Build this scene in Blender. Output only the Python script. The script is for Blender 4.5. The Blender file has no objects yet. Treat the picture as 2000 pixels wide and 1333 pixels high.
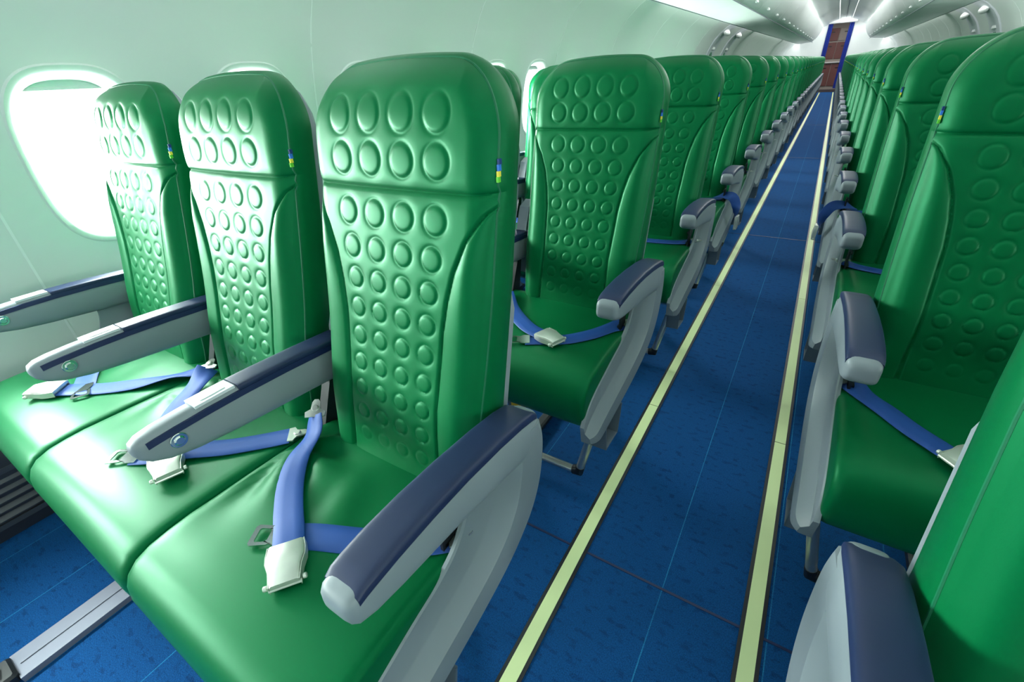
import bpy, math
import numpy as np
from mathutils import Vector, Matrix
sc = bpy.context.scene
COL = sc.collection
# ------------------------------------------------------------------ camera
cd = bpy.data.cameras.new('camera'); cam = bpy.data.objects.new('camera', cd); COL.objects.link(cam)
cd.sensor_width = 36.0; cd.lens = 871.58 / 2000 * 36.0; cd.clip_start = .01; cd.clip_end = 200
CR = Vector((0.84954, 0.52498, -0.05170)); CU = Vector((-0.23060, 0.45773, 0.85866)); CF = Vector((-0.47445, 0.71755, -0.50992))
m = Matrix.Identity(4)
for i in range(3):
    m[i][0] = CR[i]; m[i][1] = CU[i]; m[i][2] = -CF[i]
m[0][3], m[1][3], m[2][3] = 0.0773, 0.2911, 1.0883
cam.matrix_world = m
sc.camera = cam
# ------------------------------------------------------------------ colour management, sky, lights
sc.view_settings.view_transform = 'Standard'; sc.view_settings.look = 'None'
sc.view_settings.gamma = 1.0; sc.view_settings.use_curve_mapping = False
sc.view_settings.exposure = -1.06
w = bpy.data.worlds.new('sky'); sc.world = w; w.use_nodes = True
w.node_tree.nodes['Background'].inputs[0].default_value = (.93, .98, 1.0, 1)
w.node_tree.nodes['Background'].inputs[1].default_value = 5.0
WIN_Y0, WIN_P, WIN_Z = .83, .51, .945
END_Y, FRONT_Y = 22.0, -1.9

def area(name, loc, size, size_y, power, direction, color=(1, 1, 1), spread=180):
    l = bpy.data.lights.new(name, 'AREA'); l.shape = 'RECTANGLE'; l.size = size; l.size_y = size_y
    l.energy = power; l.color = color; l.spread = math.radians(spread)
    o = bpy.data.objects.new(name, l); COL.objects.link(o); o.location = loc
    o.rotation_euler = Vector(direction).to_track_quat('-Z', 'Y').to_euler(); o['kind'] = 'structure'
    return o
for side, pw in ((-1, 95.0), (1, 15.0)):
    for i in range(-4, 14):                     # daylight pouring through each window
        area('window_daylight', (side * 1.80, WIN_Y0 + i * WIN_P, WIN_Z + .02), .42, .34, pw, (-side, 0, -.18), (.93, 1.0, .97))
def strip_lamp(name, loc, length, width, power, direction):
    """a long lamp running down the cabin, shining along direction"""
    o = area(name, loc, width, length, power, direction, (1, 1, .98))
    z = -Vector(direction).normalized(); y = Vector((0, 1, 0)); x = y.cross(z)
    o.matrix_world = Matrix.Translation(Vector(loc)) @ Matrix((x, y, z)).transposed().to_4x4()
for j in range(4): strip_lamp('ceiling_lamp', (0, 1.9 + 6 * j, 2.188), 5.7, .26, (16.0, 110.0, 150.0, 150.0)[j], (0, 0, -1))
for side in (-1, 1):
    for j in range(4):                          # lamps of the sidewall coves and of the ceiling coves
        strip_lamp('sidewall_cove_lamp', (side * 1.225, 1.9 + 6 * j, 1.575), 5.6, .03, (14.0, 26.0, 30.0, 30.0)[j], (side * .6, 0, -.8))
        strip_lamp('ceiling_cove_lamp', (side * .86, 1.9 + 6 * j, 1.74), 5.6, .04, (30.0, 40.0, 45.0, 45.0)[j], (-side * .2, 0, 1))

# ------------------------------------------------------------------ materials
def mat(name, color, rough=.5, metal=0.0, spec=.5, bump=None, coat=0.0, emit=None, noise=None, tint=None):
    """bump=(scale, strength, distance); noise=(scale, amount) slight colour mottling of the material itself"""
    M = bpy.data.materials.new(name); M.use_nodes = True; nt = M.node_tree; N = nt.nodes; L = nt.links
    b = N['Principled BSDF']
    b.inputs['Base Color'].default_value = (*color, 1); b.inputs['Roughness'].default_value = rough
    b.inputs['Metallic'].default_value = metal; b.inputs['Specular IOR Level'].default_value = spec
    b.inputs['Coat Weight'].default_value = coat; b.inputs['Coat Roughness'].default_value = .42
    if tint: b.inputs['Specular Tint'].default_value = (*tint, 1)
    tc = N.new('ShaderNodeTexCoord')
    if emit: b.inputs['Emission Color'].default_value = (*emit[0], 1); b.inputs['Emission Strength'].default_value = emit[1]
    if bump:
        n = N.new('ShaderNodeTexNoise'); n.inputs['Scale'].default_value = bump[0]; n.inputs['Detail'].default_value = 3
        L.new(tc.outputs['Object'], n.inputs['Vector'])
        bp = N.new('ShaderNodeBump'); bp.inputs['Strength'].default_value = bump[1]; bp.inputs['Distance'].default_value = bump[2]
        L.new(n.outputs['Fac'], bp.inputs['Height']); L.new(bp.outputs['Normal'], b.inputs['Normal'])
    if noise:
        n2 = N.new('ShaderNodeTexNoise'); n2.inputs['Scale'].default_value = noise[0]; n2.inputs['Detail'].default_value = 4
        L.new(tc.outputs['Object'], n2.inputs['Vector'])
        mx = N.new('ShaderNodeMix'); mx.data_type = 'RGBA'
        mx.inputs[6].default_value = (*[c * (1 - noise[1]) for c in color], 1); mx.inputs[7].default_value = (*[min(1, c * (1 + noise[1])) for c in color], 1)
        L.new(n2.outputs['Fac'], mx.inputs[0]); L.new(mx.outputs[2], b.inputs['Base Color'])
    return M
GREEN = (.0, .100, .029)
M = dict(
    leather=mat('green_leather', GREEN, .42, spec=.6, tint=(.03, .62, .27), coat=.10, bump=(700, .2, .00025)),
    leather_dk=mat('green_leather_seam', (0, .12, .05), .5),
    grey=mat('grey_plastic', (.21, .245, .27), .42, spec=.4, bump=(500, .1, .0001)),
    grey_lt=mat('light_grey_plastic', (.60, .64, .68), .4, spec=.4),
    grey_dk=mat('dark_grey_plastic', (.13, .16, .20), .45),
    navy=mat('navy_rubber', (.011, .021, .068), .45, spec=.4, bump=(600, .2, .0002)),
    navy_dk=mat('navy_stripe', (.006, .015, .07), .5),
    chrome=mat('chrome', (.75, .78, .76), .16, metal=1.0),
    steel=mat('brushed_steel', (.62, .63, .60), .34, metal=.9),
    buckle=mat('buckle_metal', (.66, .68, .62), .33, metal=.55, spec=.6),
    belt=mat('blue_webbing', (.012, .065, .29), .55, spec=.4, bump=(1200, .3, .0003)),
    track=mat('anodised_track', (.20, .21, .27), .45, metal=.35),
    black=mat('black_plastic', (.008, .010, .014), .4),
    yellow=mat('yellow_strap', (.75, .42, .01), .6),
    white=mat('white_plastic', (.78, .82, .80), .35, spec=.4),
    wall=mat('sidewall_plastic', (.62, .69, .655), .38, spec=.4, bump=(200, .1, .0001)),
    ceil=mat('ceiling_plastic', (.74, .80, .775), .35, spec=.4),
    dado=mat('dark_dado', (.020, .024, .035), .42, noise=(30, .15)),
    slat=mat('grille_slat', (.045, .052, .065), .3),
    curtain=mat('blue_curtain', (.01, .035, .30), .7),
    maroon=mat('maroon_galley', (.16, .055, .05), .5, noise=(3, .3)),
    beige=mat('galley_grey', (.33, .29, .26), .5),
    strip=mat('luminous_strip', (.66, .78, .40), .45, noise=(5, .09)),
    tag_blue=mat('tag_blue', (.02, .16, .62), .6), tag_navy=mat('tag_navy', (.0, .03, .16), .6),
    tag_yellow=mat('tag_yellow', (.85, .68, .06), .6), tag_green=mat('tag_green', (.12, .55, .03), .6),
    blind=mat('window_blind', (.70, .76, .74), .5),
)
def glass():
    G = bpy.data.materials.new('window_glass'); G.use_nodes = True; nt = G.node_tree
    nt.nodes.clear(); o = nt.nodes.new('ShaderNodeOutputMaterial'); t = nt.nodes.new('ShaderNodeBsdfTransparent')
    g = nt.nodes.new('ShaderNodeBsdfGlossy'); g.inputs['Roughness'].default_value = .02
    mx = nt.nodes.new('ShaderNodeMixShader'); mx.inputs[0].default_value = .06
    t.inputs[0].default_value = (.97, 1, .98, 1)
    nt.links.new(t.outputs[0], mx.inputs[1]); nt.links.new(g.outputs[0], mx.inputs[2]); nt.links.new(mx.outputs[0], o.inputs[0]); return G
M['glass'] = glass()
def carpet():
    C = bpy.data.materials.new('blue_carpet'); C.use_nodes = True; nt = C.node_tree; N = nt.nodes; L = nt.links; b = N['Principled BSDF']
    b.inputs['Roughness'].default_value = .9; b.inputs['Specular IOR Level'].default_value = .15
    tc = N.new('ShaderNodeTexCoord')
    # dark repeated glyph-like blots woven in a grid, broken up by noise
    br = N.new('ShaderNodeTexBrick'); br.inputs['Scale'].default_value = 1.0
    br.inputs['Brick Width'].default_value = .055; br.inputs['Row Height'].default_value = .030; br.inputs['Mortar Size'].default_value = .008
    br.inputs['Mortar Smooth'].default_value = .6; br.inputs['Bias'].default_value = 0
    br.inputs['Color1'].default_value = (1, 1, 1, 1); br.inputs['Color2'].default_value = (.55, .55, .55, 1); br.inputs['Mortar'].default_value = (0, 0, 0, 1)
    L.new(tc.outputs['Object'], br.inputs['Vector'])
    n1 = N.new('ShaderNodeTexNoise'); n1.inputs['Scale'].default_value = 38; n1.inputs['Detail'].default_value = 2
    mp = N.new('ShaderNodeMapping'); mp.inputs['Scale'].default_value = (1, 1.9, 1); L.new(tc.outputs['Object'], mp.inputs[0]); L.new(mp.outputs[0], n1.inputs['Vector'])
    r1 = N.new('ShaderNodeMapRange'); r1.inputs[1].default_value = .52; r1.inputs[2].default_value = .62; L.new(n1.outputs['Fac'], r1.inputs[0])
    mu = N.new('ShaderNodeMath'); mu.operation = 'MULTIPLY'; L.new(r1.outputs[0], mu.inputs[0]); L.new(br.outputs['Color'], mu.inputs[1])
    n2 = N.new('ShaderNodeTexNoise'); n2.inputs['Scale'].default_value = 420; n2.inputs['Detail'].default_value = 3; L.new(tc.outputs['Object'], n2.inputs['Vector'])
    r2 = N.new('ShaderNodeMapRange'); r2.inputs[1].default_value = .3; r2.inputs[2].default_value = .75; r2.inputs[3].default_value = .6; r2.inputs[4].default_value = 1.45; L.new(n2.outputs['Fac'], r2.inputs[0])
    mx = N.new('ShaderNodeMix'); mx.data_type = 'RGBA'; mx.inputs[6].default_value = (.003, .060, .205, 1); mx.inputs[7].default_value = (.002, .038, .14, 1)
    L.new(mu.outputs[0], mx.inputs[0])
    # thin pale threads running down the cabin
    sx = N.new('ShaderNodeSeparateXYZ'); L.new(tc.outputs['Object'], sx.inputs[0])
    pm = N.new('ShaderNodeMath'); pm.operation = 'PINGPONG'; pm.inputs[1].default_value = .1135
    ad = N.new('ShaderNodeMath'); ad.operation = 'ADD'; ad.inputs[1].default_value = 2.270 - .012
    L.new(sx.outputs['X'], ad.inputs[0]); L.new(ad.outputs[0], pm.inputs[0])
    lt = N.new('ShaderNodeMath'); lt.operation = 'LESS_THAN'; lt.inputs[1].default_value = .0012; L.new(pm.outputs[0], lt.inputs[0])
    n3 = N.new('ShaderNodeTexNoise'); n3.inputs['Scale'].default_value = 6; L.new(tc.outputs['Object'], n3.inputs['Vector'])
    m3 = N.new('ShaderNodeMath'); m3.operation = 'MULTIPLY'; L.new(lt.outputs[0], m3.inputs[0]); L.new(n3.outputs['Fac'], m3.inputs[1])
    mx2 = N.new('ShaderNodeMix'); mx2.data_type = 'RGBA'; mx2.inputs[7].default_value = (.03, .28, .50, 1)
    L.new(m3.outputs[0], mx2.inputs[0]); L.new(mx.outputs[2], mx2.inputs[6])
    mm = N.new('ShaderNodeMix'); mm.data_type = 'RGBA'; mm.blend_type = 'MULTIPLY'; mm.inputs[0].default_value = 1
    L.new(mx2.outputs[2], mm.inputs[6]); L.new(r2.outputs[0], mm.inputs[7]); L.new(mm.outputs[2], b.inputs['Base Color'])
    bp = N.new('ShaderNodeBump'); bp.inputs['Strength'].default_value = .6; bp.inputs['Distance'].default_value = .003
    L.new(n2.outputs['Fac'], bp.inputs['Height']); L.new(bp.outputs['Normal'], b.inputs['Normal'])
    return C
M['carpet'] = carpet()

# ------------------------------------------------------------------ mesh helpers
class MB:
    """collects vertices and faces of one mesh; side=-1 mirrors across x"""
    def __init__(s): s.v = []; s.f = []; s.mi = []
    def add(s, vs, fs, mi=0):
        n = len(s.v); s.v += [tuple(map(float, p)) for p in vs]
        s.f += [tuple(i + n for i in f) for f in fs]; s.mi += [mi] * len(fs); return s
    def box(s, x0, x1, y0, y1, z0, z1, mi=0, bev=0):
        if bev:
            pts = []; r = bev
            loops = []
            for z, i in ((z0, r), (z0 + r, 0), (z1 - r, 0), (z1, r)):
                a, b, c, d = x0 + i, x1 - i, y0 + i, y1 - i; k = r * .9 if i == 0 else r * .6
                loops.append([(a + k, c, z), (b - k, c, z), (b, c + k, z), (b, d - k, z), (b - k, d, z), (a + k, d, z), (a, d - k, z), (a, c + k, z)])
            return s.loft(loops, mi=mi)
        v = [(x, y, z) for z in (z0, z1) for x, y in ((x0, y0), (x1, y0), (x1, y1), (x0, y1))]
        return s.add(v, [(3, 2, 1, 0), (4, 5, 6, 7), (0, 1, 5, 4), (1, 2, 6, 5), (2, 3, 7, 6), (3, 0, 4, 7)], mi)
    def loft(s, loops, closed=True, caps=True, mi=0):
        n = len(loops[0]); v = [p for l in loops for p in l]; f = []
        for i in range(len(loops) - 1):
            for j in range(n if closed else n - 1):
                a = i * n + j; b = i * n + (j + 1) % n; f.append((a, b, b + n, a + n))
        if caps and closed:
            f.append(tuple(reversed(range(n)))); f.append(tuple(range((len(loops) - 1) * n, len(loops) * n)))
        return s.add(v, f, mi)
    def tube(s, pts, r, n=12, closed=False, caps=True, mi=0):
        P = [Vector(p) for p in pts]; loops = []; prev = None
        for i, p in enumerate(P):
            a = P[i - 1] if (i or closed) else p; b = P[(i + 1) % len(P)] if (i < len(P) - 1 or closed) else p
            t = (b - a).normalized()
            if prev is None: u = t.orthogonal().normalized()
            else: u = (prev - t * prev.dot(t)).normalized()
            prev = u; q = t.cross(u); rr = r[i] if isinstance(r, (list, tuple)) else r
            loops.append([tuple(p + (u * math.cos(k * 2 * math.pi / n) + q * math.sin(k * 2 * math.pi / n)) * rr) for k in range(n)])
        if closed: loops.append(loops[0]); caps = False
        return s.loft(loops, caps=caps, mi=mi)
    def disc(s, c, axis, r, h, n=24, mi=0, bev=0):
        """cylinder centred on base point c extruded h along axis"""
        a = Vector(axis).normalized(); c = Vector(c); b = bev or min(r, abs(h)) * .25
        u = a.orthogonal().normalized(); q = a.cross(u)
        loops = [[tuple(c + a * z + (u * math.cos(k * 2 * math.pi / n) + q * math.sin(k * 2 * math.pi / n)) * rr) for k in range(n)]
                 for z, rr in ((0, r), (h - b, r), (h, r - b))]
        return s.loft(loops, mi=mi)
    def build(s, name, mats, parent=None, flip=False, smooth=True, angle=35, off=(0, 0, 0), wn=False):
        me = bpy.data.meshes.new(name)
        V = np.array(s.v, dtype=float) - np.array(off); F = s.f
        if flip: V[:, 0] *= -1; F = [tuple(reversed(f)) for f in F]
        me.from_pydata(V.tolist(), [], F)
        if not isinstance(mats, (list, tuple)): mats = [mats]
        for q in mats: me.materials.append(q)
        me.polygons.foreach_set('material_index', s.mi)
        import bmesh
        bm = bmesh.new(); bm.from_mesh(me); bmesh.ops.recalc_face_normals(bm, faces=bm.faces)
        if smooth:
            ca = math.radians(angle)
            for f in bm.faces: f.smooth = True
            for e in bm.edges:
                if len(e.link_faces) == 2 and e.calc_face_angle(0) > ca: e.smooth = False
        bm.to_mesh(me); bm.free()
        o = bpy.data.objects.new(name, me); COL.objects.link(o)
        if parent: o.parent = parent
        return o

def se(cx, cz, hx, hz, n=20, p=4.0, y=0.0):
    """superellipse loop in the xz plane at depth y"""
    L = []
    for k in range(n):
        a = 2 * math.pi * (k + .5) / n; c, q = math.cos(a), math.sin(a)
        L.append((cx + hx * math.copysign(abs(c) ** (2 / p), c), y, cz + hz * math.copysign(abs(q) ** (2 / p), q)))
    return L
def interp(x, xs, ys): return float(np.interp(x, xs, ys))
def cr(pts, n=6):
    P = [np.array(p, float) for p in pts]; P = [2 * P[0] - P[1]] + P + [2 * P[-1] - P[-2]]; out = []
    for i in range(1, len(P) - 2):
        for k in range(n):
            t = k / n; a, b, c, d = P[i - 1:i + 3]
            out.append(.5 * ((2 * b) + (-a + c) * t + (2 * a - 5 * b + 4 * c - d) * t * t + (-a + 3 * b - 3 * c + d) * t ** 3))
    out.append(P[-2]); return out
def empty(name, loc=(0, 0, 0)):
    o = bpy.data.objects.new(name, None); o.empty_display_size = .1; COL.objects.link(o); o.location = loc; return o
def tag(o, label=None, cat=None, group=None, kind=None):
    for k, v in (('label', label), ('category', cat), ('group', group), ('kind', kind)):
        if v: o[k] = v
    return o
def struct(o): o['kind'] = 'structure'; return o
def copy_tree(o, parent=None, skip=None):
    c = o.copy(); COL.objects.link(c)
    if parent: c.parent = parent
    for ch in list(o.children):
        if skip and skip(ch): continue
        copy_tree(ch, c, skip)
    return c

# ------------------------------------------------------------------ seat geometry (coordinates of the first left row)
XC = (-.455, -.904, -1.352)                       # seat centres: aisle, middle, window
XA = (-.238, -.681, -1.130, -1.572)
XQ = (-.464, -.914, -1.362)                        # cushion centres
HQ = .2235                                        # cushion half width               # armrest centres
BASE = (-.90, .50, 0)
W, ZB, ZT, RC = .182, .44, 1.104, .085            # backrest half width, bottom, top, corner radius
def y_front(z): return .670 + .231 * (z - .45) + (.6 * (z - 1.04) ** 2 * 6 if z > 1.04 else 0) - .006 * math.exp(-((z - .60) / .08) ** 2)
def y_rear(z): return .762 + .185 * (z - .44)
DOTS = [(dz, (k - 1.5) * sp, r) for dz, sp, r in
        ((1.0475, .0640, .0228), (.9915, .0640, .0224), (.9140, .0612, .0208), (.8590, .0572, .0186), (.8075, .0540, .0172), (.7570, .0522, .0164),
         (.7075, .0508, .0158), (.6590, .0498, .0153), (.6110, .0488, .0149), (.5635, .0478, .0146), (.5165, .0468, .0142)) for k in range(4)]
def backrest_meshes(nx=176, nz=300):
    zt = np.concatenate([np.linspace(ZB, ZT - RC, int(nz * .87), endpoint=False), ZT - RC + RC * np.sin(np.linspace(0, math.pi / 2, int(nz * .17)))])
    hw = np.where(zt > ZT - RC, W - RC + np.sqrt(np.maximum(RC ** 2 - (zt - (ZT - RC)) ** 2, 0)), W)
    hw = hw - .008 * np.clip((.52 - zt) / .08, 0, 1) ** 2 - .008 * np.clip((.82 - zt) / .3, 0, 1)                      # slightly tucked at the very bottom
    s = np.linspace(-1, 1, nx); s = np.sign(s) * (1 - (1 - np.abs(s)) ** 1.15)
    Z0 = np.repeat(zt[:, None], nx, 1); X = hw[:, None] * s[None, :]
    Z = Z0 + .014 * (1 - (X / W) ** 2) * np.clip((Z0 - .95) / (ZT - .95), 0, 1) ** 2
    Y = np.vectorize(y_front)(Z0)
    dx = hw[:, None] - np.abs(X)
    dz = ZT - Z0
    d = np.minimum(dx, dz * 1.1 + .0)
    Y += .022 * np.clip(1 - d / .038, 0, 1) ** 2.2
    Y += -.006 * (1 - (X / W) ** 2)
    Y += .012 * np.clip(1 - (Z0 - ZB) / .03, 0, 1) ** 2
    # head cushion swell and the horizontal crease under it
    Y -= .005 * np.clip(np.sin(np.clip((Z0 - .951) / (ZT - .951), 0, 1) * math.pi), 0, 1) ** .6
    Y += .0035 * np.exp(-((Z0 - .951) / .003) ** 2) + .0022 * np.exp(-((Z0 - .951) / .012) ** 2)
    # side bolsters bounded by curved seams
    xs = np.interp(Z0, [.44, .62, .75, .80, .845, .89, .925, .948], [.108, .104, .110, .117, .128, .147, .170, .2])
    ax = np.abs(X); inn = (ax > xs) & (Z0 < .946)
    u = np.clip((ax - xs) / np.maximum(W - xs, .01), 0, 1)
    Y -= np.where(inn, .008 * np.sin(np.clip(u * 1.15, 0, 1) * math.pi) ** .8 * np.clip((W - xs) / .05, 0, 1), 0)
    Y += np.where(Z0 < .946, .0045 * np.exp(-((ax - xs) / .0030) ** 2), 0)
    for z, x, r in DOTS:
        fade = .45 if z < .55 else .8
        rho = np.hypot(X - x, (Z0 - z)) / r
        mk = rho < 1.9
        Y += np.where(mk, fade * (.0019 * np.exp(-((rho - 1.02) / .12) ** 2) + .0008 * np.exp(-((rho - 1.15) / .3) ** 2) - .0013 * np.clip(1 - rho ** 2, 0, 1) ** .7), 0)
    low = MB(); top = MB()
    n = len(zt); cut = int(np.searchsorted(zt, .951))
    for mb, i0, i1 in ((low, 0, cut), (top, cut, n - 1)):
        vs = [(X[i, j], Y[i, j], Z[i, j]) for i in range(i0, i1 + 1) for j in range(nx)]
        fs = [(a * nx + b, a * nx + b + 1, (a + 1) * nx + b + 1, (a + 1) * nx + b) for a in range(i1 - i0) for b in range(nx - 1)]
        mb.add(vs, fs)
        # side walls going back from the outline
        path = [(i, 0) for i in range(i1, i0 - 1, -3)]
        if path[-1][0] != i0: path.append((i0, 0))
        right = [(i, nx - 1) for i, _ in reversed(path)]
        topb = [(i1, j) for j in range(nx - 1, -1, -4)] if mb is top else []
        chains = [path, right] if mb is low else [right + topb[1:] + ([(i1, 0)] if topb[-1][1] else []) + path[1:]]
        if mb is low: chains.append([(0, j) for j in range(0, nx, 5)] + [(0, nx - 1)])
        for ch in chains:
            loops = []
            for k, (tt, bul) in enumerate(((0, 0), (.12, .003), (.3, .0055), (.6, .006), (.9, .004), (1, .0))):
                lp = []
                for i, j in ch:
                    x, y, z = X[i, j], Y[i, j], Z[i, j]; zr = Z0[i, j]
                    if Z0[i, j] > ZT - RC - 1e-6:
                        nv = np.array([x - math.copysign(W - RC, x) if abs(x) > W - RC else 0, Z0[i, j] - (ZT - RC)]); nv = nv / (np.linalg.norm(nv) + 1e-9)
                    else: nv = np.array([math.copysign(1, x) if j in (0, nx - 1) else 0, 0 if j in (0, nx - 1) else -1])
                    lp.append((x + nv[0] * bul, y + (max(y_rear(zr), y + .02) - y) * tt, z + nv[1] * bul))
                loops.append(lp)
            mb.loft(loops, closed=False, caps=False)
    # outline for piping / shell
    out = [(X[i, 0], Y[i, 0], Z[i, 0]) for i in range(0, n - 1, 4)] + [(X[n - 1, j], Y[n - 1, j], Z[n - 1, j]) for j in range(0, nx, 8)] + \
          [(X[i, nx - 1], Y[i, nx - 1], Z[i, nx - 1]) for i in range(n - 1, -1, -4)]
    return low, top, out, (X, Y, Z, Z0)
BK_LOW, BK_TOP, BK_OUT, BK_G = backrest_meshes()
BK_LOW2, BK_TOP2, _, _ = backrest_meshes(60, 90)

def cushion_mesh(wr=0.0):
    prof = [(.70, .352), (.60, .338), (.45, .330), (.36, .329), (.325, .332), (.309, .342), (.301, .36), (.296, .385), (.2945, .41), (.298, .432), (.307, .450), (.322, .463), (.345, .4715),
            (.375, .4755), (.41, .4775)] + [(.41 + .018 * k, .4775 - .0006 * k) for k in range(1, 17)] + [(.715, .460), (.725, .44), (.72, .39)]
    P = np.array(prof); c = np.array([.50, .405]); mb = MB(); loops = []
    us = np.concatenate([-1 + np.array([0, .006, .018, .04, .08]), np.linspace(-.86, .86, 33), 1 - np.array([.08, .04, .018, .006, 0])])
    for u in us:
        e = (1 - abs(u)) * HQ
        off = .016 - math.sqrt(max(0, .016 ** 2 - (.016 - min(e, .016)) ** 2))
        lp = []
        for y, z in P:
            v = np.array([y, z]) - c; l = np.linalg.norm(v); q = c + v * (1 - off / l)
            x = u * HQ; zz = q[1]
            if z > .455:
                zz += .006 * (1 - u * u) - .004 * math.exp(-((q[0] - .6) / .07) ** 2) * (1 - u * u)
                if wr:    # soft folds fanning out from the belt corner
                    dxx, dyy = x + HQ, q[0] - .62; r = math.hypot(dxx, dyy); th = math.atan2(-dyy, dxx + 1e-6)
                    zz += wr * .0075 * math.sin(th * 9) * math.exp(-((r - .09) / .085) ** 2) * min(1, e / .02)
                    zz += wr * .0035 * math.sin(x * 60 + q[0] * 25) * math.exp(-((x + .02) / .10) ** 2 - ((q[0] - .56) / .06) ** 2)
            lp.append((x, q[0], zz))
        loops.append(lp)
    mb.loft(loops)
    return mb
def cushion_top(x, y, xc):
    u = (x - xc) / HQ; u = max(-1, min(1, u))
    return interp(y, [.30, .307, .322, .345, .375, .41, .70], [.43, .45, .463, .4715, .4755, .4775, .468]) + .006 * (1 - u * u) - .004 * math.exp(-((y - .6) / .07) ** 2) * (1 - u * u)

def arm_loft(st, xc, n=24, p=3.6):
    return [se(xc, (b + t) / 2, h, (t - b) / 2, n, p, y) for y, b, t, h in st]
AISLE_ST = [(.400, .608, .626, .017), (.4025, .601, .632, .0225), (.409, .594, .638, .0262), (.43, .586, .643, .0280), (.47, .578, .646, .0285), (.53, .569, .646, .0285),
            (.60, .558, .642, .028), (.68, .543, .633, .028), (.74, .530, .623, .028), (.78, .520, .612, .027), (.797, .524, .602, .023), (.803, .54, .59, .015)]
INNER_ST = [(.392, .632, .642, .005), (.396, .621, .650, .012), (.408, .609, .655, .018), (.43, .598, .658, .021), (.47, .588, .660, .0225), (.53, .580, .661, .023),
            (.60, .573, .659, .023), (.68, .566, .655, .023), (.78, .556, .648, .023), (.86, .55, .642, .022)]
def sub(st, ys):
    A = np.array(st); return [(y, *[interp(y, A[:, 0], A[:, k]) for k in (1, 2, 3)]) for y in ys]

def belt_strip(mb, pts, width=.047, th=.0016, n=7):
    """pts: (x,y,z[,roll degrees]) ; the strip lies flat, roll turns it about its path"""
    P4 = [tuple(p) + (0,) * (4 - len(p)) for p in pts]; C = cr(P4, n); loops = []
    for i, p in enumerate(C):
        a = Vector(C[max(i - 1, 0)][:3]); b = Vector(C[min(i + 1, len(C) - 1)][:3]); t = (b - a).normalized()
        wd = t.cross(Vector((0, 0, 1)))
        if wd.length < .05: wd = Vector((1, 0, 0))
        wd.normalize(); wd = Matrix.Rotation(math.radians(p[3]), 3, t) @ wd
        nn = wd.cross(t).normalized(); c = Vector(p[:3]); h = width / 2
        loops.append([tuple(c + wd * (h * sx) + nn * (th * sn)) for sx, sn in ((-1, 0), (-.94, 1), (-.3, 1), (.3, 1), (.94, 1), (1, 0), (.94, -1), (-.94, -1))])
    mb.loft(loops); return mb
def frame_mesh(fn, c, fwd, up=(0, 0, 1)):
    """run fn(mb) in local axes (x=right, y=fwd, z=up) then place at c"""
    mb = MB(); fn(mb); f = Vector(fwd).normalized(); u = Vector(up); r = f.cross(u).normalized(); u = r.cross(f)
    mb.v = [tuple(Vector(c) + r * v[0] + f * v[1] + u * v[2]) for v in mb.v]; return mb
def buckle_fn(mb):
    # tapering lid with a rolled front edge, side plates and hinge pin
    out = [(-.010, .0245), (.006, .0265), (.018, .0262), (.034, .0215), (.050, .0200), (.058, .0195)]
    loops = []
    for y, hx in out:
        zt = .016 + .004 * math.sin(max(0, min(1, y / .058)) * math.pi)
        loops.append([(-hx, y, .009), (-hx, y, zt - .002), (-hx + .003, y, zt), (hx - .003, y, zt), (hx, y, zt - .002), (hx, y, .009)])
    mb.loft(loops)
    for s in (-1, 1):
        mb.loft([[(s * (hx + .0018), y, .001), (s * (hx + .0018), y, .015), (s * (hx + .0005), y, .015), (s * (hx + .0005), y, .001)] for y, hx in out])
        mb.disc((s * .024, .052, .008), (s, 0, 0), .004, .005, 12)
    mb.tube([(-.022, .056, .006), (.022, .056, .006)], .003, 8); mb.box(-.021, .021, -.006, .055, .001, .0075)
def tongue_fn(mb):
    # flat plate with slot: outline ring
    o = [(-.020, -.012), (.020, -.012), (.021, .004), (.014, .014), (.017, .020), (.019, .046), (.015, .050), (-.015, .050), (-.019, .046), (-.017, .020), (-.014, .014), (-.021, .004)]
    i = [(-.008, .022), (.008, .022), (.0105, .024), (.0115, .027), (.012, .030), (.0125, .040), (.010, .042), (-.010, .042), (-.0125, .040), (-.012, .030), (-.0115, .027), (-.0105, .024)]
    for A, z0, z1 in (('t', .003, .005),):
        vs = [(x, y, z1) for x, y in o] + [(x, y, z1) for x, y in i] + [(x, y, z0) for x, y in o] + [(x, y, z0) for x, y in i]; n = 12; fs = []
        for k in range(n):
            l = (k + 1) % n; fs += [(k, l, n + l, n + k), (2 * n + l, 2 * n + k, 3 * n + k, 3 * n + l), (k, 2 * n + k, 2 * n + l, l), (n + l, 3 * n + l, 3 * n + k, n + k)]
        mb.add(vs, fs)
def hook_fn(mb):
    mb.loft([[(-h, y, 0), (-h, y, .003), (h, y, .003), (h, y, 0)] for y, h in ((-.004, .020), (.007, .021), (.013, .010), (.028, .008), (.034, .004))])
    mb.disc((0, .014, .002), (0, 0, 1), .007, .005, 16)

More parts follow.
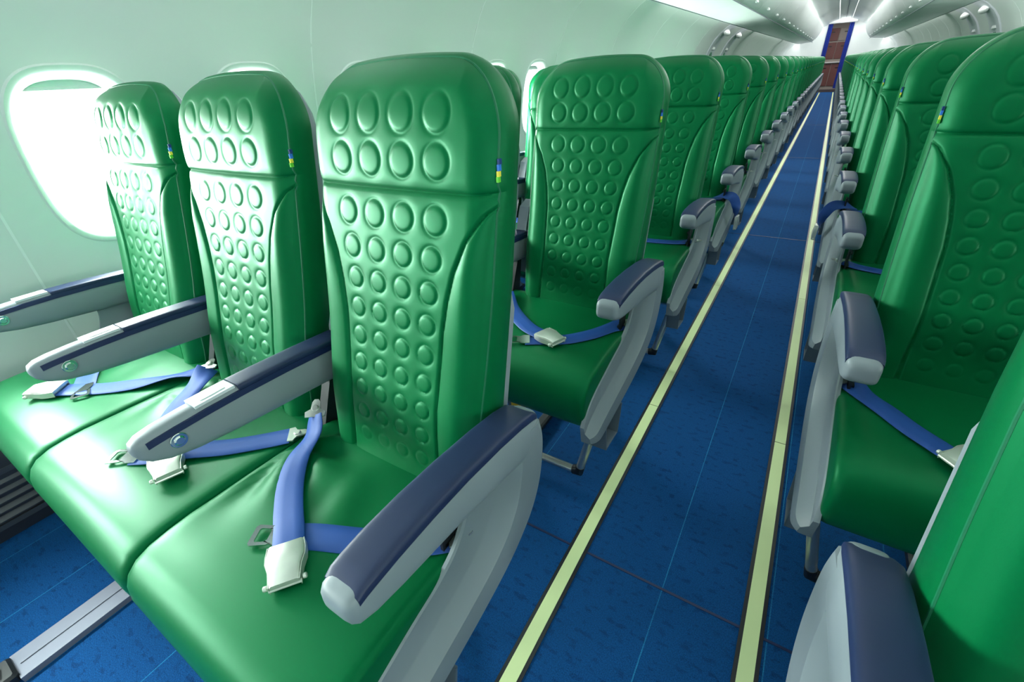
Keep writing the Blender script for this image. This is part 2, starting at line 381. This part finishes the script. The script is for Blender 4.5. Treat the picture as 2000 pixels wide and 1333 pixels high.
def lift(pts, xc, dz=.004): return [(p[0], p[1], cushion_top(p[0], p[1], xc) + dz + (p[2] if len(p) > 2 else 0), p[3] if len(p) > 3 else 0) for p in pts]
ROW1 = [   # (seat index, path on the cushion, ending, end heading)
    (0, [(-.668, .668, .035, 40), (-.648, .640, .012, 25), (-.625, .588, .006, 8), (-.588, .545, .0), (-.535, .505, .001), (-.487, .474, .0035), (-.455, .450, .002)], 'buckle'),
    (0, [(-.262, .600, .004, -20), (-.285, .578, .0), (-.32, .553, -.001), (-.385, .520, -.002), (-.45, .490, -.002), (-.490, .466, -.001)], 'tongue'),
    (1, [(-.700, .622, .002), (-.735, .585, .0), (-.78, .535, .001), (-.83, .490, .004), (-.875, .452, .001), (-.912, .428, -.001)], 'tongue'),
    (1, [(-1.095, .665, .02, -35), (-1.06, .62, .012), (-1.02, .56, .004), (-.98, .52, .001), (-.92, .485, .002), (-.87, .464, .008), (-.835, .452, .006)], 'buckle'),
    (2, [(-1.125, .652, .01), (-1.165, .610, .006, 20), (-1.215, .545, .002), (-1.27, .492, .0), (-1.325, .452, .002), (-1.345, .435, .003)], 'buckle'),
    (2, [(-1.53, .62, .0), (-1.44, .54, .0), (-1.37, .50, .0), (-1.31, .472, -.001)], 'tongue'),
]
def generic(s, alt=0):
    xc = XC[s]; q = .004 if s else 0
    if alt == 0:
        return [(s, [(xc + .205, .618, .002, -10), (xc + .17, .58, .0), (xc + .125, .535, .0), (xc + .09, .490, .001), (xc + .068, .445, .003)], 'none'),
                (s, [(xc - .205, .66, .01, 20), (xc - .155, .61, .002), (xc - .10, .55, .001), (xc - .03, .475, .006), (xc + .02, .440, .007)], 'buckle')]
    return [(s, [(xc + .205, .63, .004), (xc + .15, .60, .0), (xc + .06, .575, .0), (xc - .03, .580, .0), (xc - .12, .605, .002), (xc - .205, .64, .006)], 'none')]
GEN2 = [  # row two aisle seat
    (0, [(-.262, .608, .004, -20), (-.285, .575, .0), (-.315, .515, -.001), (-.36, .455, -.001), (-.41, .425, -.002), (-.455, .400, -.002)], 'tongue'),
    (0, [(-.655, .625, .01, 20), (-.60, .560, .004), (-.54, .505, .001), (-.48, .460, .002), (-.435, .440, .004), (-.415, .432, .005)], 'buckle')]

def make_belt(spec, root, flip, n):
    s, path, end = spec; P = lift(path, XQ[s])
    mb = MB(); belt_strip(mb, P)
    if end == 'tongue' : pass
    b = mb.build('seat_belt', M['belt'], root, flip, off=BASE, angle=60)
    a, c = Vector(P[-2][:3]), Vector(P[-1][:3]); d = c - a; d.z *= .3
    if end == 'buckle': frame_mesh(buckle_fn, c + Vector((0, 0, -.003)), d).build('buckle', M['buckle'], b, flip, off=BASE)
    if end == 'tongue': frame_mesh(tongue_fn, c + Vector((0, 0, -.001)), d).build('tongue', M['chrome'], b, flip, off=BASE)
    a, c = Vector(P[1][:3]), Vector(P[0][:3]); d = c - a
    frame_mesh(hook_fn, c, d, (0, 0, 1)).build('anchor_hook', M['steel'], b, flip, off=BASE)
    return b

def make_bench(flip, detail=2, belts='generic', wr=1.0):
    """a bench of three seats sharing one frame; detail 2 near, 1 far"""
    root = empty('triple_seat', (0, 0, 0))
    def B(mb, name, m, parent=None, **k): return mb.build(name, m, parent or root, flip, off=BASE, **k)
    for s, xc in enumerate(XC):
        # ---- backrest
        lo, hi = (BK_LOW, BK_TOP) if detail == 2 else (BK_LOW2, BK_TOP2)
        def shifted(src):
            q = MB(); q.v = [(x + xc, y, z) for x, y, z in src.v]; q.f = src.f; q.mi = src.mi; return q
        bk = B(shifted(lo), 'backrest', M['leather'], angle=50)
        B(shifted(hi), 'headrest', M['leather'], bk, angle=50)
        mb = MB(); mb.tube([(x + xc, y + .001, z) for x, y, z in BK_OUT[::1 if detail == 2 else 4]], .0019, 6); B(mb, 'piping', M['leather_dk'], bk)
        # grey shell wrapping the rear
        mb = MB(); X, Y, Z, Z0 = BK_G; loops = []
        outl = [(x, z0, z) for (x, y, z), z0 in zip(BK_OUT, [p[2] for p in BK_OUT])][::3]
        for dy, sc_ in ((-.006, 1.0), (-.004, 1.012), (.012, 1.012), (.022, .97), (.026, .6)):
            loops.append([(xc + x * sc_ * (.95 if z > .78 else .995), y_rear(min(z, ZT)) + dy, .78 + (z - .78) * (sc_ if sc_ < 1 else 1) - (.01 if z > 1 else 0)) for x, z0, z in outl])
        mb.loft(loops); B(mb, 'back_shell', M['grey'], bk)
        if detail == 2 or s == 0:
            q = MB(); x0 = xc + W + .0005
            for k, (z0, z1) in enumerate(((.996, .989), (.989, .981), (.981, .974), (.974, .967))):
                yy = y_front((z0 + z1) / 2) + .018
                q.box(x0, x0 + .0035, yy - .003, yy + .003, z1, z0, mi=k)
            B(q, 'fabric_tag', [M['tag_navy'], M['tag_blue'], M['tag_yellow'], M['tag_green']], bk)
        # ---- cushion
        cm = cushion_mesh(wr if s == 0 else .45 * wr); cm.v = [(x + XQ[s], y, z) for x, y, z in cm.v]
        B(cm, 'seat_cushion', M['leather'], angle=60)
    # ---- armrests
    mb = MB().loft(arm_loft(AISLE_ST, XA[0], 28, 4.6)); ar = B(mb, 'armrest', M['grey'], angle=50)
    ys = [.414, .424, .44, .47, .53, .60, .68, .74, .775, .792]
    st = [(y, t - .017, t + .0022 + (0 if 0 < i < len(ys) - 1 else -.004), h + .0006) for i, (y, b, t, h) in enumerate(sub(AISLE_ST, ys))]
    pd = B(MB().loft(arm_loft(st, XA[0], 28, 4.5)), 'armrest_pad', M['navy'], ar, angle=50)
    for i in (1, 2, 3):
        x = XA[i]
        ar = B(MB().loft(arm_loft(INNER_ST, x)), 'armrest', M['grey'], angle=50)
        ys = [.555, .60, .68, .78, .855]
        B(MB().loft(arm_loft([(y, t - .012, t + .002, h + .0004) for y, b, t, h in sub(INNER_ST, ys)], x, 24, 5)), 'armrest_pad', M['navy'], ar)
        if detail == 2:
            ys = [.410, .425, .45, .50, .56, .64, .74, .85]
            q = MB()
            for sd in (-1, 1):
                q.loft([[(x + sd * (h + .0014), y, t - .008), (x + sd * (h + .0014), y, t - .019), (x + sd * (h - .006), y, t - .019), (x + sd * (h - .006), y, t - .008)] for y, b, t, h in sub(INNER_ST, ys)])
            B(q, 'edge_stripe', M['navy_dk'], ar)
            A = sub(INNER_ST, [.487, .500, .54, .552])
            q = MB().loft([[(x - .017, y, t - .003), (x - .017, y, t + .0022), (x + .017, y, t + .0022), (x + .017, y, t - .003)] for y, b, t, h in A])
            B(q, 'inlay_plate', M['grey_lt'], ar)
            q = MB().loft([[(x - .009, y, t), (x - .009, y, t + .0034), (x + .009, y, t + .0034), (x + .009, y, t)] for y, b, t, h in sub(INNER_ST, [.500, .540])])
            B(q, 'label_panel', M['white'], ar)
            q = MB(); q.disc((x + .0222, .447, .628), (1, 0, 0), .0125, .0035, 28); q.disc((x + .0255, .447, .628), (1, 0, 0), .0080, .003, 24, bev=.002)
            B(q, 'recline_button', M['chrome'], ar)
        # pivot bracket between the backs
        if i < 3:
            pl = [(.78, .50), (.84, .52), (.872, .62), (.868, .70), (.84, .735), (.80, .72), (.775, .66), (.76, .58)]
            q = MB().loft([[(x + dx, y, z) for y, z in pl] for dx in (-.018, .018)]); B(q, 'armrest_bracket', M['grey_dk'])
            q = MB().loft([[(x + dx, y, z) for y, z in [(.66, .42), (.72, .42), (.75, .58), (.73, .58)]] for dx in (-.012, .012)]); B(q, 'belt_bracket', M['black'])
    # ---- side fairings (curved cover that joins armrest and cushion front)
    O = cr([(.800, .585), (.811, .54), (.808, .49), (.793, .435), (.757, .385), (.69, .345), (.60, .320), (.50, .303), (.40, .289), (.345, .285), (.306, .296)], 4)
    I = cr([(.625, .590), (.625, .560), (.615, .53), (.600, .505), (.575, .480), (.535, .462), (.48, .448), (.42, .430), (.36, .410), (.320, .385), (.295, .350)], 4)
    for xf, sd in ((-.2345, 1), (-1.576, -1)):
        cs = [(0, -.012), (0, -.006), (.02, -.003), (.36, -.001), (.39, .001), (.60, .019), (.62, .022), (.93, .0255), (.985, .022), (1, .016), (1, -.012), (.6, -.012)]
        loops = []
        for k, (o_, i_) in enumerate(zip(O, I)):
            e = min(1, (len(O) - 1 - k) / 5 + .15); e = math.sqrt(1 - (1 - e) ** 2)
            loops.append([(xf + sd * (dx * e if dx > -.006 else dx), *(i_ + (o_ - i_) * t)) for t, dx in cs])
        B(MB().loft(loops), 'side_fairing', M['grey'], angle=24)
    # belt anchor slot beside the aisle seat
    q = MB().box(-.262, -.2565, .575, .612, .470, .535).box(-.268, -.2565, .58, .606, .480, .485).box(-.268, -.2565, .58, .606, .522, .527); B(q, 'belt_anchor', M['black'])
    # ---- structure under the seats
    q = MB()
    for y in (.43, .64): q.tube([(-.25, y, .30), (-1.55, y, .30)], .022, 14)
    B(q, 'cross_tube', M['steel'])
    for x in (-.52, -1.20):
        q = MB().loft([[(x - .014, y, z), (x + .014, y, z), (x + .014, y2, z), (x - .014, y2, z)] for y, y2, z in ((.40, .47, .30), (.43, .47, .15), (.435, .465, .035))]); B(q, 'leg', M['grey_dk'])
        q = MB().loft([[(x - .014, y, z), (x + .014, y, z), (x + .014, y2, z), (x - .014, y2, z)] for y, y2, z in ((.60, .67, .30), (.72, .76, .15), (.80, .83, .035))]); B(q, 'leg', M['grey_dk'])
        q = MB().box(x - .016, x + .016, .42, .86, .008, .035, bev=.006); B(q, 'floor_fitting', M['black'])
    # channel box under the fairing and the luggage restraint bar
    q = MB().loft([[(x, y, z) for y, z in ((.395, .285), (.52, .275), (.50, .185), (.41, .19))] for x in (-.262, -.258)])
    q.loft([[(x, y, z) for y, z in ((.395, .285), (.40, .285), (.415, .19), (.41, .19))] for x in (-.262, -.216)])
    q.loft([[(x, y, z) for y, z in ((.41, .19), (.50, .185), (.50, .189), (.41, .194))] for x in (-.262, -.216)])
    q.loft([[(x, y, z) for y, z in ((.515, .28), (.52, .28), (.50, .185), (.495, .185))] for x in (-.262, -.216)])
    B(q, 'end_channel', M['grey_dk'])
    q = MB().tube([(-.262, .428, .235), (-.300, .432, .06)], .0125, 14).tube([(-.318, .432, .045), (-1.46, .432, .045)], .0115, 14).tube([(-1.50, .43, .235), (-1.475, .432, .06)], .0125, 12)
    bb = B(q, 'luggage_bar', M['steel'])
    q = MB().tube([(-.299, .432, .066), (-.302, .432, .048), (-.322, .432, .044)], [.0145, .0165, .0145], 14); B(q, 'elbow_joint', M['black'], bb)
    q = MB().loft([[(x, y, z) for x, y, z in ((xx, .335, .335), (xx, .340, .335), (xx, .345, .205), (xx, .340, .205))] for xx in (-.470, -.442)]); B(q, 'life_vest_strap', M['yellow'])
    # ---- belts
    if belts == 'row1': sp = ROW1
    elif belts == 'row2': sp = GEN2 + generic(1) + generic(2)
    elif belts == 'right': sp = generic(1) + generic(2, 1) + [
        (0, [(-.262, .60, .004, -20), (-.285, .565, .0), (-.32, .52, .0), (-.352, .475, .0), (-.390, .430, .002), (-.415, .405, .003)], 'none'),
        (0, [(-.655, .62, .01, 20), (-.60, .56, .004), (-.53, .50, .001), (-.46, .44, .003), (-.435, .418, .006)], 'buckle')]
    elif belts == 'hang': sp = generic(0, 1)
    else: sp = generic(0, 1) if detail == 1 else generic(0, 1) + generic(1, 1)
    for q in sp: make_belt(q, root, flip, 0)
    if belts == 'hang':   # belt half draped over the outside of the aisle armrest
        zz = .64
        mb = MB(); belt_strip(mb, [(-.30, .60, .490, 0), (-.262, .585, .505, 30), (-.215, .57, .500, 60), (-.192, .56, .465, 75), (-.186, .555, .43, 80), (-.185, .55, .40, 80)], .045)
        b = B(mb, 'seat_belt', M['belt'])
        frame_mesh(buckle_fn, (-.183, .55, .405), (.02, -.05, -1), (1, 0, 0)).build('buckle', M['buckle'], b, flip, off=BASE)
    return root

ORD = ['first', 'second', 'third', 'fourth', 'fifth', 'sixth', 'seventh', 'eighth', 'ninth', 'tenth', 'eleventh', 'twelfth', 'thirteenth', 'fourteenth', 'fifteenth', 'sixteenth',
       'seventeenth', 'eighteenth', 'nineteenth', 'twentieth', 'twenty-first', 'twenty-second', 'twenty-third', 'twenty-fourth', 'twenty-fifth', 'twenty-sixth', 'twenty-seventh']
NR = 27
PITCH = .76
LBL = {('L', 0): 'green leather triple seat nearest the bright oval window, first one left of the aisle',
       ('L', 1): 'green leather triple seat directly behind the large first one left of the aisle',
       ('R', 0): 'green leather triple seat cut off by the lower right corner of the photo',
       ('R', 1): 'green leather triple seat right of the aisle, behind the one cut off by the corner'}
for side in ('L', 'R'):
    flip = side == 'R'
    near = {0: make_bench(flip, 2, 'row1' if not flip else 'generic'), 1: make_bench(flip, 2, 'row2' if not flip else 'right', .0)}
    proto = make_bench(flip, 2, 'generic', .0); hang = make_bench(flip, 2, 'hang', .0); far = make_bench(flip, 1, 'generic', .0)
    used = set()
    for r in range(NR):
        if r in near: o = near[r]
        else:
            src = (hang if r == (3 if not flip else 3) else proto if r < 9 else far)
            o = src if id(src) not in used else copy_tree(src); used.add(id(src))
        o.location = ((BASE[0] if not flip else -BASE[0]), BASE[1] + r * PITCH - (.03 if flip else 0), 0)
        where = 'left' if side == 'L' else 'right'
        lb = LBL.get((side, r)) or ('green triple seat %s of the aisle with a blue belt hanging into it, fourth row' % where if r == 3 else
                                    'green leather triple seat, %s row from the camera %s of the aisle' % (ORD[r], where))
        tag(o, lb, 'airplane seat', 'triple seats left of the aisle' if side == 'L' else 'triple seats right of the aisle')

# ------------------------------------------------------------------ cabin shell
struct(MB().box(-1.72, 1.72, FRONT_Y, END_Y + 2.2, -.05, 0).build('floor', M['carpet'], smooth=False))
# raised seams where carpet lengths meet
for y in (.98, 3.9, 7.4, 11.2):
    struct(MB().box(-1.3, 1.3, y, y + .006, .0, .0015).build('floor_seam', M['navy_dk'], smooth=False))
# photoluminescent floor path strips
for sd, lb in ((-1, 'pale yellow-green luminous floor strip along the left edge of the aisle'), (1, 'pale yellow-green luminous floor strip along the right edge of the aisle')):
    x = sd * .208
    root = empty('floor_path_strip', (x, 0, 0)); tag(root, lb, 'floor strip', 'luminous strips on the aisle floor')
    MB().box(-.024, .024, FRONT_Y, END_Y - .1, 0, .003).build('strip_channel', M['black'], root, smooth=False)
    seg = None; y = 1.657 - 1.22 * 3; k = 0
    while y < END_Y - .3:
        y1 = min(y + 1.22, END_Y - .15)
        if seg is None or y1 - y < 1.2:
            seg = MB().box(-.0155, .0155, 0, y1 - y - .003, .003, .0045).build('luminous_segment', M['strip'], root, smooth=False)
            s_ = seg
        else:
            s_ = seg.copy(); COL.objects.link(s_); s_.parent = root
        s_.location = (0, y, 0)
        y += 1.22

PROF = [(1.690, 0), (1.692, .30), (1.700, .50), (1.698, .66), (1.690, .75), (1.678, .85), (1.665, .95), (1.648, 1.05), (1.628, 1.14), (1.600, 1.23), (1.565, 1.31), (1.52, 1.39), (1.46, 1.46), (1.39, 1.52), (1.32, 1.565), (1.25, 1.60)]
PZ = [p[1] for p in PROF]; PX = [p[0] for p in PROF]
def wx(z): return interp(z, PZ, PX)
HY, HZ = .160, .228
def sell(a, hx, hz, p=3.0):
    c, s = math.cos(a), math.sin(a); return hx * math.copysign(abs(c) ** (2 / p), c), hz * math.copysign(abs(s) ** (2 / p), s)
NW0, NW1 = -5, 41
def is_exit(i): return abs(WIN_Y0 + i * WIN_P - 9.5) < .1 or abs(WIN_Y0 + i * WIN_P - 10.52) < .1
for sd, nm in ((-1, 'left'), (1, 'right')):
    mb = MB(); NA = 64; ANG = [2 * math.pi * k / NA for k in range(NA)]
    for q_ in (math.atan2(.36, .255), math.pi - math.atan2(.36, .255), math.pi + math.atan2(.36, .255), 2 * math.pi - math.atan2(.36, .255)):
        ANG[min(range(NA), key=lambda k: abs(ANG[k] - q_))] = q_
    for i in range(NW0, NW1 + 1):
        yc = WIN_Y0 + i * WIN_P; loops = []
        for t in (0, .06, .2, .45, .75, 1):
            lp = []
            for k in range(NA):
                a = ANG[k]; hy, hz = sell(a, HY, HZ)
                c, s = math.cos(a), math.sin(a); m_ = max(abs(c) / .255, abs(s) / .36); ry, rz = c / m_, s / m_
                y = hy + (ry - hy) * t; z = hz + (rz - hz) * t; zz = WIN_Z + z
                lp.append((sd * (wx(zz) - .006 * (1 - t) ** 3), yc + y, zz))
            loops.append(lp)
        mb.loft(loops, caps=False)
    ya, yb = WIN_Y0 + NW0 * WIN_P - .255, WIN_Y0 + NW1 * WIN_P + .255
    def strip(z0, z1):
        zs = sorted({z0, z1} | {z for z in PZ if z0 < z < z1}); mb.loft([[(sd * wx(z), ya, z), (sd * wx(z), yb, z)] for z in zs], closed=False)
    strip(.0, WIN_Z - .36); strip(WIN_Z + .36, 1.60)
    struct(mb.build('wall_' + nm, M['wall'], angle=50))
    # seams between the sidewall panels
    k = 0
    for i in range(-4, NW1, 2):
        y = WIN_Y0 + (i + 1.5) * WIN_P; pz = [z / 40 for z in range(12, 64)]
        q = MB().loft([[(sd * (wx(z) + .003), y - .003, z), (sd * (wx(z) - .0012), y - .003, z), (sd * (wx(z) - .0012), y + .003, z), (sd * (wx(z) + .003), y + .003, z)] for z in pz])
        if k == 0: t0 = q.build('trim_%s' % nm, M['ceil']); struct(t0); ybase = y
        else: t1 = t0.copy(); COL.objects.link(t1); t1.location = (0, y - ybase, 0)
        k += 1
    # windows: bezel, pane, partly lowered blind
    w0 = None; idx = 0
    for i in range(NW0, NW1 + 1):
        yc = WIN_Y0 + i * WIN_P
        if i > 26: break
        if w0 is None:
            w0 = empty('window_1', (0, yc, 0)); struct(w0); loops = []
            for off, hy, hz in ((-.004, HY + .006, HZ + .006), (-.010, HY, HZ), (-.006, HY - .010, HZ - .012), (.012, HY - .022, HZ - .026), (.042, .133, .196), (.062, .129, .192), (.070, .129, .192)):
                loops.append([(sd * (wx(WIN_Z + b) + off), a, WIN_Z + b) for a, b in (sell(2 * math.pi * k / 64, hy, hz, 3.0 if off < .02 else 2.9) for k in range(64))])
            struct(MB().loft(loops, caps=False).build('window_frame', M['wall'], w0, angle=60))
            lp = [(sd * (wx(WIN_Z + b) + .060), a, WIN_Z + b) for a, b in (sell(2 * math.pi * k / 48, .131, .194, 2.9) for k in range(48))]
            lp2 = [(x + sd * .004, y, z) for x, y, z in lp]
            struct(MB().loft([lp, lp2]).build('window_pane', M['glass'], w0, angle=30))
            zs = [WIN_Z + .174, WIN_Z + .183, WIN_Z + .20]
            struct(MB().loft([[(sd * (wx(z) + .050), -.14, z), (sd * (wx(z) + .040 if z == zs[0] else wx(z) + .046), -.14, z), (sd * (wx(z) + .040 if z == zs[0] else wx(z) + .046), .14, z), (sd * (wx(z) + .050), .14, z)] for z in zs]).build('window_blind', M['blind'], w0))
            if sd == 1: w0.name = 'window_%d' % (100)
        else:
            w1 = copy_tree(w0); w1.location = (0, yc, 0); w1.name = 'window_%d' % (i - NW0 + 1 + (40 if sd == 1 else 0))
            if is_exit(i): pass
    # dark lower side panel with air grille
    q = MB().loft([[(sd * 1.692, y, 0.0), (sd * 1.66, y, 0.0), (sd * 1.655, y, .03), (sd * 1.648, y, .235), (sd * 1.655, y, .27), (sd * 1.695, y, .28)] for y in (ya, yb)])
    struct(q.build('baseboard_' + nm, M['dado']))
    g0 = None
    for j in ((-1, 0) if sd < 0 else ()):
        yc = .52 + j * 1.02
        if g0 is None:
            g0 = empty('air_grille', (sd * 1.655, yc, .13))
            fr = MB(); o_ = [sell(2 * math.pi * k / 40, .47, .088, 7) for k in range(40)]; i_ = [sell(2 * math.pi * k / 40, .455, .072, 7) for k in range(40)]
            fr.loft([[(-sd * .0, a, b) for a, b in o_], [(-sd * .010, a, b) for a, b in o_], [(-sd * .010, a, b) for a, b in i_], [(-sd * .0, a, b) for a, b in i_]], caps=False); fr.build('grille_frame', M['slat'], g0)
            sl = MB()
            for z in (-.054, -.027, 0, .027, .054): sl.loft([[(-sd * .001, y, z - .004), (-sd * .012, y, z - .010), (-sd * .013, y, z - .006), (-sd * .002, y, z + .006)] for y in (-.452, .452)])
            sl.build('grille_slats', M['slat'], g0, angle=20)
            g = g0
        else: g = copy_tree(g0)
        g.location = (sd * 1.655, yc, .13)
        tag(g, 'dark slatted air grille low on the %s sidewall' % nm + (' in front of the first seats' if j == 0 else ', further forward than the first seats'), 'air vent', 'air grilles along the ' + nm + ' wall')
    # overwing exit hatches
    e0 = None
    for k, yc in enumerate((8.75, 9.85)):
        if e0 is None:
            e0 = empty('door_%d' % (1 if sd < 0 else 3), (0, yc, 0)); struct(e0)
            zs = [.60 + .99 * t / 14 for t in range(15)]
            q = MB().loft([[(sd * (wx(z) + .004), -.25, z), (sd * (wx(z) - .016), -.24, z), (sd * (wx(z) - .016), .24, z), (sd * (wx(z) + .004), .25, z)] for z in zs]); struct(q.build('exit_panel', M['grey_lt'], e0))
            q = MB(); loops = []
            for t in range(5):
                a = t / 4 * math.pi / 2; loops.append([(sd * (wx(1.485) - .012 - .06 * math.sin(a)), .15 * math.cos(a) * math.cos(b) + .0, 1.485 + .05 * math.cos(a) * math.sin(b) - .02 * math.sin(a)) for b in (2 * math.pi * j / 20 for j in range(20))])
            q.loft(loops); q.build('handle_cover', M['white'], e0)
            q = MB().box(sd * wx(1.22) - .025, sd * wx(1.22) + .025, -.06, .06, 1.11, 1.27); q.build('handle_slot', M['leather_dk'], e0)
            q = MB().box(sd * wx(1.27) - .035, sd * wx(1.27) + .035, -.08, .08, 1.275, 1.31, bev=.004); q.build('slot_cap', M['white'], e0)
        else:
            e1 = copy_tree(e0); e1.location = (0, yc, 0); e1.name = 'door_%d' % (2 if sd < 0 else 4)
    # overhead bins: flat service underside, curved door, latch
    b0 = None; nb = 0
    for j in range(-1, 21):
        yc = j * 1.016 + .2
        if b0 is None:
            b0 = empty('overhead_bin', (sd * 1.0, yc, 1.55)); h = .506
            # underside and outer face
            sec = [(1.235, 1.60), (1.205, 1.535), (1.195, 1.522), (1.17, 1.520), (.81, 1.556), (.802, 1.566), (.815, 1.60)]
            q = MB().loft([[(sd * (x - 1.0), y, z - 1.55) for x, z in sec] for y in (-h, h)]); q.build('service_panel', M['ceil'], b0)
            dsec = [(.800, 1.563), (.762, 1.585), (.70, 1.655), (.645, 1.74), (.60, 1.83), (.575, 1.93), (.60, 1.945), (.64, 1.85), (.82, 1.60)]
            q = MB().loft([[(sd * (x - 1.0), y, z - 1.55) for x, z in dsec] for y in (-h + .0025, h - .0025)]); dr = q.build('bin_door', M['ceil'], b0, angle=30)
            q = MB().box(sd * (.738 - 1.0) - .012, sd * (.738 - 1.0) + .012, -.05, .05, .040, .062, bev=.004); q.build('latch', M['ceil'], dr)
            b = b0
        else: b = copy_tree(b0)
        b.location = (sd * 1.0, yc, 1.55); nb += 1
        pos = ('behind the camera' if nb < 2 else '%s from the camera' % ORD[nb - 2])
        tag(b, 'pale closed overhead bin above the %s seats, %s' % (nm, pos), 'overhead bin', 'overhead bins above the %s seats' % nm)
    # upper cabin side above the bins
    struct(MB().loft([[(sd * x, FRONT_Y, z), (sd * x, END_Y, z)] for x, z in ((1.26, 1.60), (1.30, 1.75), (1.22, 2.0))], closed=False).build('wall_upper_' + nm, M['ceil']))
# ceiling: central vault between the bins
cp = [(-1.30, 2.02), (-.60, 1.99), (-.50, 2.03), (-.44, 2.08), (-.33, 2.13), (-.18, 2.165), (-.17, 2.195), (0, 2.205), (.17, 2.195), (.18, 2.165), (.33, 2.13), (.44, 2.08), (.50, 2.03), (.60, 1.99), (1.30, 2.02)]
struct(MB().loft([[(x, FRONT_Y, z) for x, z in cp] + [(x, FRONT_Y, z + .05) for x, z in reversed(cp)], [(x, END_Y + 2.2, z) for x, z in cp] + [(x, END_Y + 2.2, z + .05) for x, z in reversed(cp)]]).build('ceiling', M['ceil'], angle=30))
struct(MB().box(-1.7, 1.7, END_Y + .03, END_Y + 2.15, 0, .003).build('floor_galley', M['dado'], smooth=False))
n_ = 3
for sd in (-1, 1):
    for x_, z_, m_ in ((.8055, 1.5545, 'grey_dk'), (1.196, 1.5195, 'grey')):
        struct(MB().box(sd * x_ - .003, sd * x_ + .003, FRONT_Y, END_Y, z_ - .003, z_ + .003).build('trim_%d' % n_, M[m_], smooth=False)); n_ += 1
struct(MB().box(-.004, .004, FRONT_Y, END_Y, 2.196, 2.2045).build('trim_1', M['grey_dk'], smooth=False))
# front bulkhead behind the camera
struct(MB().box(-1.75, 1.75, FRONT_Y - .05, FRONT_Y, 0, 2.3).build('wall_front', M['wall'], smooth=False))
# rear bulkhead with doorway
DX = -.085
q = MB().box(-1.75, DX - .37, END_Y, END_Y + .06, 0, 2.3).box(DX + .37, 1.75, END_Y, END_Y + .06, 0, 2.3).box(DX - .37, DX + .37, END_Y, END_Y + .06, 2.09, 2.3)
struct(q.build('wall_rear', M['white'], smooth=False))
struct(MB().box(DX - .44, DX + .44, END_Y - .16, END_Y - .001, 2.06, 2.20, bev=.02).build('trim_2', M['white']))
cur0 = None
for sd in (-1, 1):
    q = MB(); loops = []
    for k in range(25):
        t = k / 24; x = DX + sd * (.365 - .13 * t); loops.append([(x, END_Y - .03 + .018 * math.sin(t * 22), z) for z in (.12, .8, 1.4, 2.055)])
    lp2 = [[(x + .002 * sd, y - .004, z) for x, y, z in l] for l in loops]
    for l in loops: pass
    q.loft([a + b[::-1] for a, b in zip(loops, lp2)]); o = q.build('curtain', M['curtain'], None, angle=60)
    tag(o, 'blue curtain tied at the %s side of the rear doorway' % ('left' if sd < 0 else 'right'), 'curtain', 'curtains at the rear doorway')
# galley beyond the doorway
g = empty('galley_cabinet', (DX, END_Y + 1.9, 0)); tag(g, 'maroon and grey galley cabinet seen through the rear doorway', 'cabinet')
MB().box(-.8, .8, 0, .25, 0, 2.15).build('body', M['beige'], g, smooth=False)
for k, (x0, x1, z0, z1) in enumerate(((-.38, -.01, 1.02, 1.55), (.01, .38, 1.02, 1.55), (-.38, -.01, 1.6, 2.0), (.01, .38, 1.6, 2.0), (-.38, -.01, .12, .85), (.01, .38, .12, .85))):
    d = MB().box(x0, x1, -.03, 0, z0, z1, bev=.008).build('door', M['maroon'] if k not in (3,) else M['beige'], g)
    MB().box((x0 + x1) / 2 - .05, (x0 + x1) / 2 + .05, -.045, -.03, z1 - .14, z1 - .11, bev=.003).build('latch', M['black'], d)
MB().box(-.45, .45, -.12, 0, .89, .93, bev=.006).build('counter', M['white'], g)
struct(MB().box(-1.75, 1.75, END_Y + 2.16, END_Y + 2.2, 0, 2.3).build('wall_galley', M['beige'], smooth=False))
for sd in (-1, 1): struct(MB().box(sd * 1.72 - .02, sd * 1.72 + .02, END_Y, END_Y + 2.2, 0, 2.3).build('wall_galley_side', M['beige'], smooth=False))
area('galley_lamp', (DX, END_Y + 1.0, 2.1), .5, .5, 6, (0, 0, -1), (1, .95, .9))
# metal strip of a seat track in front of the first row, with its black end fitting
t = empty('seat_track', (-1.165, .10, 0)); tag(t, 'pale metal floor track strip running out from under the first left seats', 'floor track')
q = MB().loft([[(x, y, 0.0), (x, y, z), (x + dx, y, z + .002), (x + dx, y, 0)] for x, dx, y, z in ((-.042, .084, -.01, .014), (-.042, .084, .31, .014))])
q.loft([[(-.0015, y, .015), (-.0015, y, .0175), (.0015, y, .0175), (.0015, y, .015)] for y in (0, .31)])
q.build('track_cover', M['track'], t)
q = MB().box(-.034, .034, -.10, -.008, 0, .028, bev=.006); e = q.build('end_fitting', M['black'], t)
q = MB().tube([(-.014, -.075, .030), (.010, -.06, .034), (.012, -.035, .034), (-.010, -.03, .030)], .005, 8); q.build('clip', M['chrome'], e)
